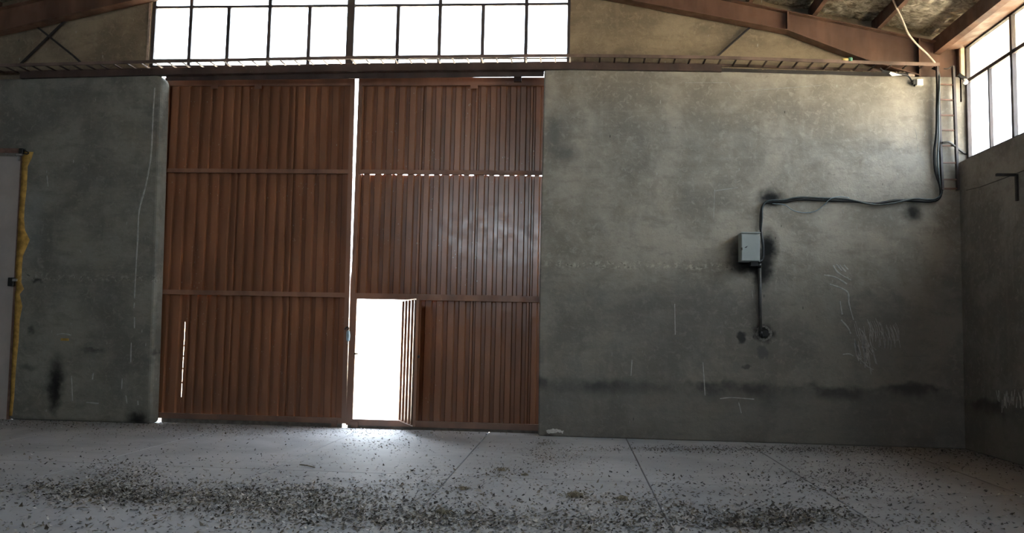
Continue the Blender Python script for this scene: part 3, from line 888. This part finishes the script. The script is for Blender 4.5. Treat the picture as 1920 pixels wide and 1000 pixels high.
# ------------------------------------------------------------------ switch box, cables, conduit
bx0, bx1, bz0, bz1, byf = 2.465, 2.742, 2.70, 3.135, -0.25
eb = thing('switch_box', ((bx0 + bx1) / 2, -0.12, bz0), 'grey metal electrical box on the sooty wall', 'electrical box')
MB().box((bx0, byf + 0.02, bz0), (bx1, -0.004, bz1)).build('case', M['box'], eb, bevel=0.006)
ebd = MB().box((bx0 + 0.006, byf, bz0 + 0.01), (bx1 - 0.004, byf + 0.018, bz1 - 0.028)).build('door', M['box'], eb, bevel=0.005)
MB().box((bx0, byf - 0.008, bz1 - 0.008), (bx1 + 0.004, byf + 0.03, bz1 + 0.006)).build('rain_lip', M['box'], eb)
MB().add([(bx0 + .045, byf - .004, bz1 - .232), (bx0 + .075, byf - .004, bz1 - .212), (bx0 + .095, byf - .004, bz1 - .205), (bx0 + .07, byf - .004, bz1 - .235),
          (bx0 + .045, byf + .002, bz1 - .232), (bx0 + .075, byf + .002, bz1 - .212), (bx0 + .095, byf + .002, bz1 - .205), (bx0 + .07, byf + .002, bz1 - .235)],
         [(0, 1, 2, 3), (7, 6, 5, 4), (0, 4, 5, 1), (1, 5, 6, 2), (2, 6, 7, 3), (3, 7, 4, 0)]).build('latch', M['black'], ebd)
MB().box((bx0 - 0.004, byf - 0.003, bz1 - 0.27), (bx0 + 0.016, byf + 0.015, bz1 - 0.23)).build('hinge', M['dark'], eb)
MB().box((bx0 + 0.15, -0.2, bz0 - 0.06), (bx1 - 0.02, -0.05, bz0 + 0.002)).build('cable_gland', M['black'], eb)


def cable(name, pts, r, mat, label, Y=-0.035, group=None, n=6):
    P = [PY(p[0], p[1], p[2] if len(p) > 2 else Y) for p in pts]
    o = MB().tube(spline(P, n), r, 8).build(name, mat, smooth=True)
    return tag(o, label, 'cable', group)


cable('power_cable', [(1752, 126, .03), (1757, 136, -.06), (1757, 190, -.08), (1756, 250, -.09), (1752, 285, -.06), (1754, 320, -.05), (1763, 350, -.05), (1762, 370, -.05), (1745, 378), (1715, 377), (1680, 376), (1640, 382), (1600, 378), (1550, 376), (1500, 374), (1475, 378), (1445, 379), (1432, 383), (1427, 400), (1426, 425), (1428, 440, -.06), (1431, 465, -.07), (1430, 486, -.07), (1421, 492, -.1)],
      0.020, M['black'], 'thick black cable sagging along the wall from ladder to switch box')
cable('power_cable', [(1748, 128, .03), (1761, 140, -.1), (1760, 200, -.13), (1760, 262, -.13), (1758, 300, -.09), (1762, 340, -.09), (1766, 362, -.07), (1750, 374, -.06), (1715, 373, -.06), (1680, 380, -.06), (1640, 384, -.06), (1590, 374, -.06), (1550, 372, -.06), (1500, 370, -.06), (1470, 375, -.06), (1440, 377, -.06), (1430, 388, -.06), (1429, 410, -.06), (1427, 432, -.05)],
      0.0125, M['teal'], 'thinner teal grey cable running beside the thick black one')
cable('power_cable', [(1766, 268, -.12), (1780, 267, -.13), (1792, 276, -.08), (1806, 286, -.03), (1814, 289, .0)], 0.017, M['black'], 'short black cable bowing from the ladder to the side window')
cable('thin_wire', [(1448, 382), (1470, 384), (1490, 396), (1515, 399), (1535, 393), (1552, 377, -.08), (1562, 370, -.08)], 0.006, M['wire'], 'thin pale blue wire drooping below the black cable')
cable('thin_wire', [(1546, 385, -.05), (1556, 374, -.08), (1572, 369, -.08), (1592, 371, -.08)], 0.006, M['wire'], 'short pale blue wire tied around the black cable')
cd = thing('conduit', (PY(1425, 625, -.03).x, -0.03, 1.5), 'dark conduit pipe running down from the switch box to a hole', 'pipe')
MB().tube([PY(1424, 498, -.03), PY(1425, 560, -.03), PY(1426, 626, -.03)], 0.026, 10).build('pipe', M['pipe'], cd, smooth=True)
MB().tube([PY(1426, 622, -.03), PY(1426, 629, -.02), PY(1430, 632, .01)], 0.03, 10).build('elbow', M['black'], cd, smooth=True)
MB().tube([PY(1423, 494, -.05), PY(1424, 502, -.03)], 0.036, 10).build('coupling', M['black'], cd, smooth=True)
# plaster rim around the hole
h = PY(1432, 625)
m = MB()
for k in range(14):
    t = 2 * math.pi * k / 14
    r1, r2 = 0.075 + 0.02 * rnd.random(), 0.115 + 0.03 * rnd.random()
    m.add([(h.x + math.cos(t) * r1, -0.004, h.z + math.sin(t) * r1), (h.x + math.cos(t + .42) * r1, -0.004, h.z + math.sin(t + .42) * r1),
           (h.x + math.cos(t + .4) * r2, 0.001, h.z + math.sin(t + .4) * r2), (h.x + math.cos(t) * r2, 0.001, h.z + math.sin(t) * r2)], [(0, 1, 2, 3)])
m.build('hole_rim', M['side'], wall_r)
MB().tube([(h.x + 0.03, 0.0, h.z + 0.0), (h.x + 0.03, -0.004, h.z + 0.0)], 0.045, 12).build('wall_hole', M['black'], wall_r)


# ------------------------------------------------------------------ scratches and drips on the plaster
def ribbon(m, pts, w, Y=0.0, jit=0.35):
    P = [PY(p[0], p[1], Y) for p in pts]
    P = spline(P, 5) if len(P) > 2 else [P[0].lerp(P[1], t / 4) for t in range(5)]
    prev = None
    for i, p in enumerate(P):
        d = (P[min(i + 1, len(P) - 1)] - P[max(0, i - 1)]).normalized()
        a = Vector((-d.z, 0, d.x)) * (w / 2 * (1 - jit + 2 * jit * rnd.random()))
        n = len(m.v)
        m.v += [p + a + Vector((0, 0.002, 0)), p + a * 0.6 + Vector((0, -0.003, 0)), p - a * 0.6 + Vector((0, -0.003, 0)), p - a + Vector((0, 0.002, 0))]
        if prev is not None:
            for j in range(3):
                m.f.append((prev + j, prev + j + 1, n + j + 1, n + j))
        prev = n


m = MB()
ribbon(m, [(290, 165), (287, 215), (283, 290), (274, 345), (261, 395), (258, 450), (255, 500), (252, 560)], 0.028)
m.build('plaster_drip', M['chalk_dim'], wall_l, label='long pale plaster drip line down the left wall')
m = MB()
for p in ([(252, 568), (251, 578)], [(252, 595), (252, 616)], [(246, 643), (245, 680)], [(134, 705), (136, 752)], [(236, 742), (238, 757)], [(258, 752), (259, 760)], [(175, 700), (173, 712)], [(229, 710), (228, 730)], [(88, 330), (90, 350)], [(150, 470), (152, 474)], [(107, 628), (118, 626), (134, 629)], [(162, 755), (185, 757)]):
    ribbon(m, p, 0.022)
m.build('scratch_marks', M['chalk_dim'], wall_l, kind='stuff')
m = MB()
for p in ([(1545, 516), (1566, 520), (1588, 533)], [(1556, 533), (1578, 541), (1590, 550), (1592, 570), (1600, 600)], [(1562, 498), (1572, 512), (1596, 526)], [(1568, 496), (1578, 508)], [(1574, 497), (1586, 510)], [(1582, 497), (1590, 506)], [(1588, 520), (1592, 525)], [(1575, 565), (1579, 590)], [(1577, 600), (1590, 615), (1595, 626)]):
    ribbon(m, p, 0.024)
for k in range(34):
    x = 1600 + rnd.random() * 34; y = 596 + (x - 1600) * 0.8 + rnd.random() * 50
    ribbon(m, [(x, y), (x + 3 + rnd.random() * 6, y + 14 + rnd.random() * 16), (x + 6 + rnd.random() * 8, y + 30 + rnd.random() * 12)], 0.010)
for k in range(30):
    x = 1625 + rnd.random() * 55; y = 592 + (x - 1625) * 0.25 + rnd.random() * 26
    ribbon(m, [(x, y), (x + 6, y + 14), (x + 5 + rnd.random() * 4, y + 26 + rnd.random() * 8)], 0.007)
for p in ([(1580, 665), (1592, 664), (1600, 668)], [(1620, 655), (1622, 690)], [(1610, 672), (1630, 690)], [(1350, 748), (1372, 746), (1414, 749)], [(1318, 680), (1322, 742)], [(1385, 755), (1390, 775)], [(1185, 675), (1183, 705)], [(1265, 570), (1266, 628)]):
    ribbon(m, p, 0.016)
m.build('scratch_marks', M['chalk_dim'], wall_r, kind='stuff')
m = MB()
for p in ([(1285, 155), (1365, 155)], [(1365, 155), (1374, 168), (1390, 171), (1500, 163), (1540, 160)], [(1340, 355), (1338, 410)], [(1340, 358), (1384, 352)], [(1716, 240), (1720, 262)], [(1735, 245), (1733, 256)], [(1720, 270), (1722, 284)], [(1410, 545), (1412, 560)], [(1580, 394), (1582, 400)], [(1540, 412), (1541, 418)], [(1606, 420), (1607, 430)]):
    ribbon(m, p, 0.007)
m.build('scratch_marks', M['chalk_dim'], wall_r, kind='stuff')
m = MB()
for p in ([(1025, 810), (1040, 807), (1056, 811)], [(1028, 812), (1045, 810)]):
    ribbon(m, p, 0.045, jit=0.5)
m.build('chipped_patch', M['chalk'], wall_r)
m = MB()
for (x, y, w, hgt) in ((1895, 745, 20, 26), (1880, 740, 12, 24), (1910, 735, 14, 30)):
    for k in range(9):
        xx = x + rnd.uniform(-w, w); yy = y + rnd.uniform(-8, 8)
        a, b = PX(xx, yy), PX(xx + rnd.uniform(-4, 4), yy + hgt * rnd.uniform(.5, 1))
        m.bar(a + Vector((-.001, 0, 0)), b + Vector((-.001, 0, 0)), 0.010, 0.006, up=(0, 1, 0))
m.build('scratch_marks', M['chalk_dim'], wall_right, kind='stuff')
m = MB()
q = [PX(*p) for p in ((1812, 357), (1838, 351), (1868, 340), (1890, 332), (1920, 320))]
for p, r in zip(q[:-1], q[1:]): m.bar(p + Vector((-.001, 0, 0)), r + Vector((-.001, 0, 0)), 0.012, 0.008)
m.build('plaster_crack', M['dark'], wall_right)
a = PY(122, 637)
MB().box((a.x - 0.065, -0.012, a.z - 0.02), (a.x + 0.065, 0.005, a.z + 0.02)).build('plaster_chip', M['foam'], wall_l)

# ------------------------------------------------------------------ bracket on the side wall
b0, b1 = PX(1908, 327), PX(1909, 377)
br = thing('wall_bracket', (XR, b0.y, b1.z), 'dark L shaped steel bracket on the right side wall', 'bracket')
MB().box((XR - 0.03, b0.y - 0.02, b1.z), (XR, b0.y + 0.02, b0.z)).build('upright', M['dark'], br)
MB().box((XR - 0.27, b0.y - 0.02, b0.z - 0.025), (XR - 0.03, b0.y + 0.02, b0.z + 0.008)).build('arm', M['dark'], br)

# ------------------------------------------------------------------ small fittings at the wall top
a = PY(1725, 154, -0.09)
jb = thing('junction_box', (a.x, -0.045, a.z - .05), 'small white junction box on the wall near the ladder top', 'junction box')
MB().box((a.x - 0.05, -0.09, a.z - 0.05), (a.x + 0.05, -0.002, a.z + 0.05)).build('case', M['white'], jb, bevel=0.006)
MB().box((a.x - 0.045, -0.098, a.z - 0.045), (a.x + 0.045, -0.09, a.z + 0.045)).build('lid', M['white'], jb, bevel=0.003)
MB().box((a.x - 0.09, -0.08, a.z - 0.03), (a.x - 0.05, -0.01, a.z + 0.045)).build('gland', M['pipe'], jb)
a = PY(1672, 137, -0.16)
fl = thing('floodlight', (a.x, -0.12, a.z - .04), 'black floodlight with white glass hanging below the cable tray', 'floodlight')
MB().add([PY(1655, 131, -.1), PY(1672, 134, -.1), PY(1668, 140, -.1), PY(1652, 136, -.1), PY(1655, 131, -.2), PY(1672, 134, -.2), PY(1668, 140, -.2), PY(1652, 136, -.2)],
         [(0, 1, 2, 3), (7, 6, 5, 4), (0, 4, 5, 1), (1, 5, 6, 2), (2, 6, 7, 3), (3, 7, 4, 0)]).build('housing', M['black'], fl)
MB().add([PY(1670, 134.5, -.11), PY(1692, 141, -.11), PY(1673, 143, -.11), PY(1667, 138, -.11), PY(1670, 134.5, -.22), PY(1692, 141, -.22), PY(1673, 143, -.22), PY(1667, 138, -.22)],
         [(0, 1, 2, 3), (7, 6, 5, 4), (0, 4, 5, 1), (1, 5, 6, 2), (2, 6, 7, 3), (3, 7, 4, 0)]).build('glass', M['lamp_glass'], fl)
MB().bar(PY(1650, 128, -.15), PY(1657, 134, -.15), 0.02, 0.02).build('bracket', M['dark'], fl)
cable('lamp_cable', [(1672, 137, -.1), (1690, 139, -.08), (1702, 142, -.06), (1710, 152, -.04), (1716, 162, -.03)], 0.012, M['black'], 'short black cable curling from the floodlight to the junction box')
a = PY(1809, 153, -0.12)
rl = thing('corner_lamp', (a.x, -0.1, a.z - .04), 'round white lamp on a black arm in the top right corner', 'lamp')
bm_pts = [(a.x, -0.12 + d, a.z) for d in (0.06, 0.05, 0.02, -0.03, -0.06, -0.07)]
MB().tube([(a.x - .03, -.12, a.z + .025), (a.x - .02, -.12, a.z + .018), (a.x, -.12, a.z), (a.x + .03, -.12, a.z - .02), (a.x + .04, -.12, a.z - .026)], .03, 12, [0.012, 0.035, 0.045, 0.034, 0.01]).build('globe', M['lamp_glass'], rl, smooth=True)
MB().bar(PY(1797, 140, -.08), PY(1811, 149, -.1), 0.045, 0.05).build('arm', M['black'], rl)
a = PY(1588, 112, -0.15)
bt = thing('bottle', (a.x, -0.15, a.z - .03), 'small yellow bottle with a green cap lying on the cable tray', 'bottle')
MB().tube([(a.x - .075, -.15, a.z), (a.x - .07, -.15, a.z), (a.x + .01, -.15, a.z), (a.x + .02, -.15, a.z)], .026, 12, [.018, .027, .027, .016]).build('body', M['yellow'], bt, smooth=True)
MB().tube([(a.x + .02, -.15, a.z), (a.x + .025, -.15, a.z), (a.x + .07, -.15, a.z + .002), (a.x + .075, -.15, a.z + .002)], .03, 12, [.02, .036, .036, .028]).build('cap', M['green'], bt, smooth=True)
o = MB().tube(spline([PY(1668, -14, -.9), PY(1680, 12, -.8), PY(1694, 42, -.65), PY(1703, 63, -.5), PY(1718, 82, -.35), PY(1737, 100, -.22), PY(1753, 118, -.16)], 5), 0.014, 8).build('beige_cord', M['rope'], smooth=True)
tag(o, 'beige cord slanting down from the roof to the cable tray end', 'cord')
# wooden block and rubble crumbs on the ledge
a = PY(1709, 139, 0.02)
o = MB().box((a.x - .045, 0.02, ztop(a.x)), (a.x + .05, 0.10, ztop(a.x) + .05)).build('wood_block', M['rope'], bevel=.004)
tag(o, 'small wooden block on the wall ledge beside the floodlight', 'block')
m = MB()
for k in range(420):
    x = rnd.uniform(2.2, 5.0); s = rnd.uniform(.006, .022); z = ztop(x) + .062 + rnd.uniform(-0.004, .012)
    y = rnd.uniform(.03, .06)
    m.add([(x - s, y, z - s * .4), (x + s, y - .003, z - s * .4), (x + s * .3, y, z + s * .8), (x, y + s, z)], [(0, 1, 2), (1, 3, 2), (3, 0, 2), (0, 3, 1)])
o = m.build('ledge_rubble', M['gable'], kind='stuff')
tag(o, 'crumbs of plaster lying along the wall ledge', 'rubble')

# ------------------------------------------------------------------ litter on the floor
nprng = np.random.default_rng(3)
clouds = [  # px centre, sigma px, count
    (430, 930, 190, 14, 4600), (150, 920, 80, 12, 900), (230, 890, 40, 14, 700), (215, 925, 60, 10, 600), (600, 955, 160, 16, 2600), (760, 975, 120, 12, 900),
    (840, 975, 60, 12, 700), (1060, 980, 110, 14, 1000), (1260, 970, 90, 13, 1000), (1175, 940, 60, 9, 360), (1075, 930, 24, 7, 160), (1490, 968, 70, 10, 1100),
    (1420, 985, 60, 8, 500), (1045, 858, 36, 9, 500), (1020, 832, 14, 3, 160), (1330, 843, 170, 3, 1500), (1600, 846, 170, 5, 1400), (1700, 868, 120, 12, 500),
    (1590, 905, 70, 12, 420), (1540, 885, 70, 10, 300), (820, 905, 80, 16, 300), (940, 882, 40, 8, 200), (640, 806, 220, 8, 2200), (150, 792, 170, 6, 1500), (430, 805, 140, 8, 500),
    (720, 830, 60, 12, 420), (1650, 960, 200, 30, 600), (960, 930, 500, 45, 2600), (400, 860, 300, 40, 1100), (1400, 900, 300, 40, 900), (960, 990, 800, 12, 2200)]
pts = []
for (cx, cy, sx, sy, n) in clouds:
    q = nprng.normal(size=(n, 2)) * (sx, sy) + (cx, cy)
    for x, y in q:
        if y < 780: continue
        p = PZ(x, min(y, 1040))
        if XL + .1 < p.x < XR - 0.05 and -9.5 < p.y < 0.24:
            if p.y > -0.05 and not (GX0 + .1 < p.x < GX1 - .1): continue
            pts.append((p.x, p.y))
for k in range(2600):
    pts.append((rnd.uniform(XL + .1, XR - .05), rnd.uniform(-12, -0.04)))
for k in range(900):
    pts.append((XR - abs(rnd.gauss(0, 0.18)) - .05, rnd.uniform(-6, -0.04)))
V = []; Fc = []; T = []
for (x, y) in pts:
    a = rnd.uniform(0, 2 * math.pi); l = rnd.uniform(.007, .024) * (1.35 if rnd.random() < .12 else 1); l *= 0.78 if y > -3.2 else 1.0; w = l * rnd.uniform(.35, .7)
    c, s = math.cos(a), math.sin(a)
    z = 0.002 + rnd.random() ** 2 * 0.012
    t1, t2, cu = rnd.gauss(0, .35), rnd.gauss(0, .35), rnd.uniform(-.1, .5)
    n = len(V)
    for (u, v, k) in ((-1, 0, cu), (-.1, -1, 0), (.15, 1, 0), (1, 0, cu)):
        V.append((x + c * u * l - s * v * w, y + s * u * l + c * v * w, max(0.001, z + (u * t1 + v * t2 * .6) * l + k * l)))
    Fc += [(n, n + 1, n + 2), (n + 1, n + 3, n + 2)]
    tone = rnd.random()
    tone = tone * 0.6 if rnd.random() < (.74 if x > 1.0 else .42) else .6 + tone * .4
    T += [tone] * 4
me = bpy.data.meshes.new('leaf_litter')
me.from_pydata(V, [], Fc)
at = me.attributes.new('tone', 'FLOAT', 'POINT'); at.data.foreach_set('value', T)
me.materials.append(M['litter'])
lit = bpy.data.objects.new('leaf_litter', me); COL.objects.link(lit)
tag(lit, 'dry leaf flakes and chaff scattered over the concrete floor', 'litter', kind='stuff')


def tuft(px, py, label, size, n):
    size *= 0.62
    p = PZ(px, py)
    m = MB()
    for k in range(n):
        a = rnd.uniform(0, 2 * math.pi); r = abs(rnd.gauss(0, size * .5)); L = rnd.uniform(.4, 1) * size
        c = Vector((p.x + math.cos(a) * r, p.y + math.sin(a) * r * .8, rnd.uniform(0.004, size * .3)))
        d = Vector((rnd.gauss(0, 1), rnd.gauss(0, 1), rnd.gauss(0.1, .35))).normalized() * L * .5
        q0, q1 = c - d, c + d
        q0.z = max(q0.z, .003); q1.z = max(q1.z, .003)
        mid = (q0 + q1) / 2 + Vector((0, 0, .25 * L))
        m.tube([q0, mid, q1], .0035, 4)
    o = m.build('straw_tuft', M['straw'])
    tag(o, label, 'straw', 'straw tufts on the floor')


tuft(868, 919, 'small straw tuft by the slab joint in front of the wicket', .10, 46)
tuft(1076, 932, 'largest grey straw tuft on the floor, below the right gate edge', .15, 90)
tuft(984, 892, 'thin flat straw tuft on bare floor left of the largest tuft', .07, 80)
tuft(1168, 938, 'straw tuft in the litter trail just right of the largest tuft', .11, 50)
tuft(940, 884, 'loose straw tuft close to the gate on the middle slab', .12, 50)
tuft(830, 965, 'straw tuft in the leaf heap near the bottom edge, middle of the floor', .12, 50)
p0 = PZ(562, 873); p1 = PZ(590, 878)
o = MB().tube([p0 + Vector((0, 0, .008)), (p0 + p1) / 2 + Vector((0, 0, .014)), p1 + Vector((0, 0, .008))], .007, 6).build('stick', M['straw'])
tag(o, 'thin dry stick lying alone on the bare floor left of the wicket', 'stick')

# ------------------------------------------------------------------ yard seen through the openings
yw = MB().box((-40, 40, -0.02), (40, 40.3, 2.2)).build('wall_yard', M['cream'], kind='structure')
yw['label'] = 'pale yard wall far beyond the open wicket'

k = NT('translucent_cream_sheet')
tl = k.n('ShaderNodeBsdfTranslucent'); tl.inputs['Color'].default_value = (0.95, 0.84, 0.62, 1)
df = k.n('ShaderNodeBsdfDiffuse'); df.inputs['Color'].default_value = (0.75, 0.68, 0.52, 1)
mx = k.n('ShaderNodeMixShader'); mx.inputs[0].default_value = 0.25
k.link(tl.outputs[0], mx.inputs[1]); k.link(df.outputs[0], mx.inputs[2]); k.link(mx.outputs[0], k.out.inputs['Surface'])
m = MB()
ys = np.arange(0.3, -7.0, -0.05)
for i, y in enumerate(ys):
    d = 0.018 if i % 2 else 0.0
    m.v += [Vector((6.02 + d, y, 5.62)), Vector((6.02 + d, y, 6.16))]
for i in range(len(ys) - 1):
    m.f.append((2 * i, 2 * i + 1, 2 * i + 3, 2 * i + 2))
o = m.build('eave_sheet', k.m)
tag(o, 'cream translucent sheet hung outside the top panes of the side window', 'sheet')
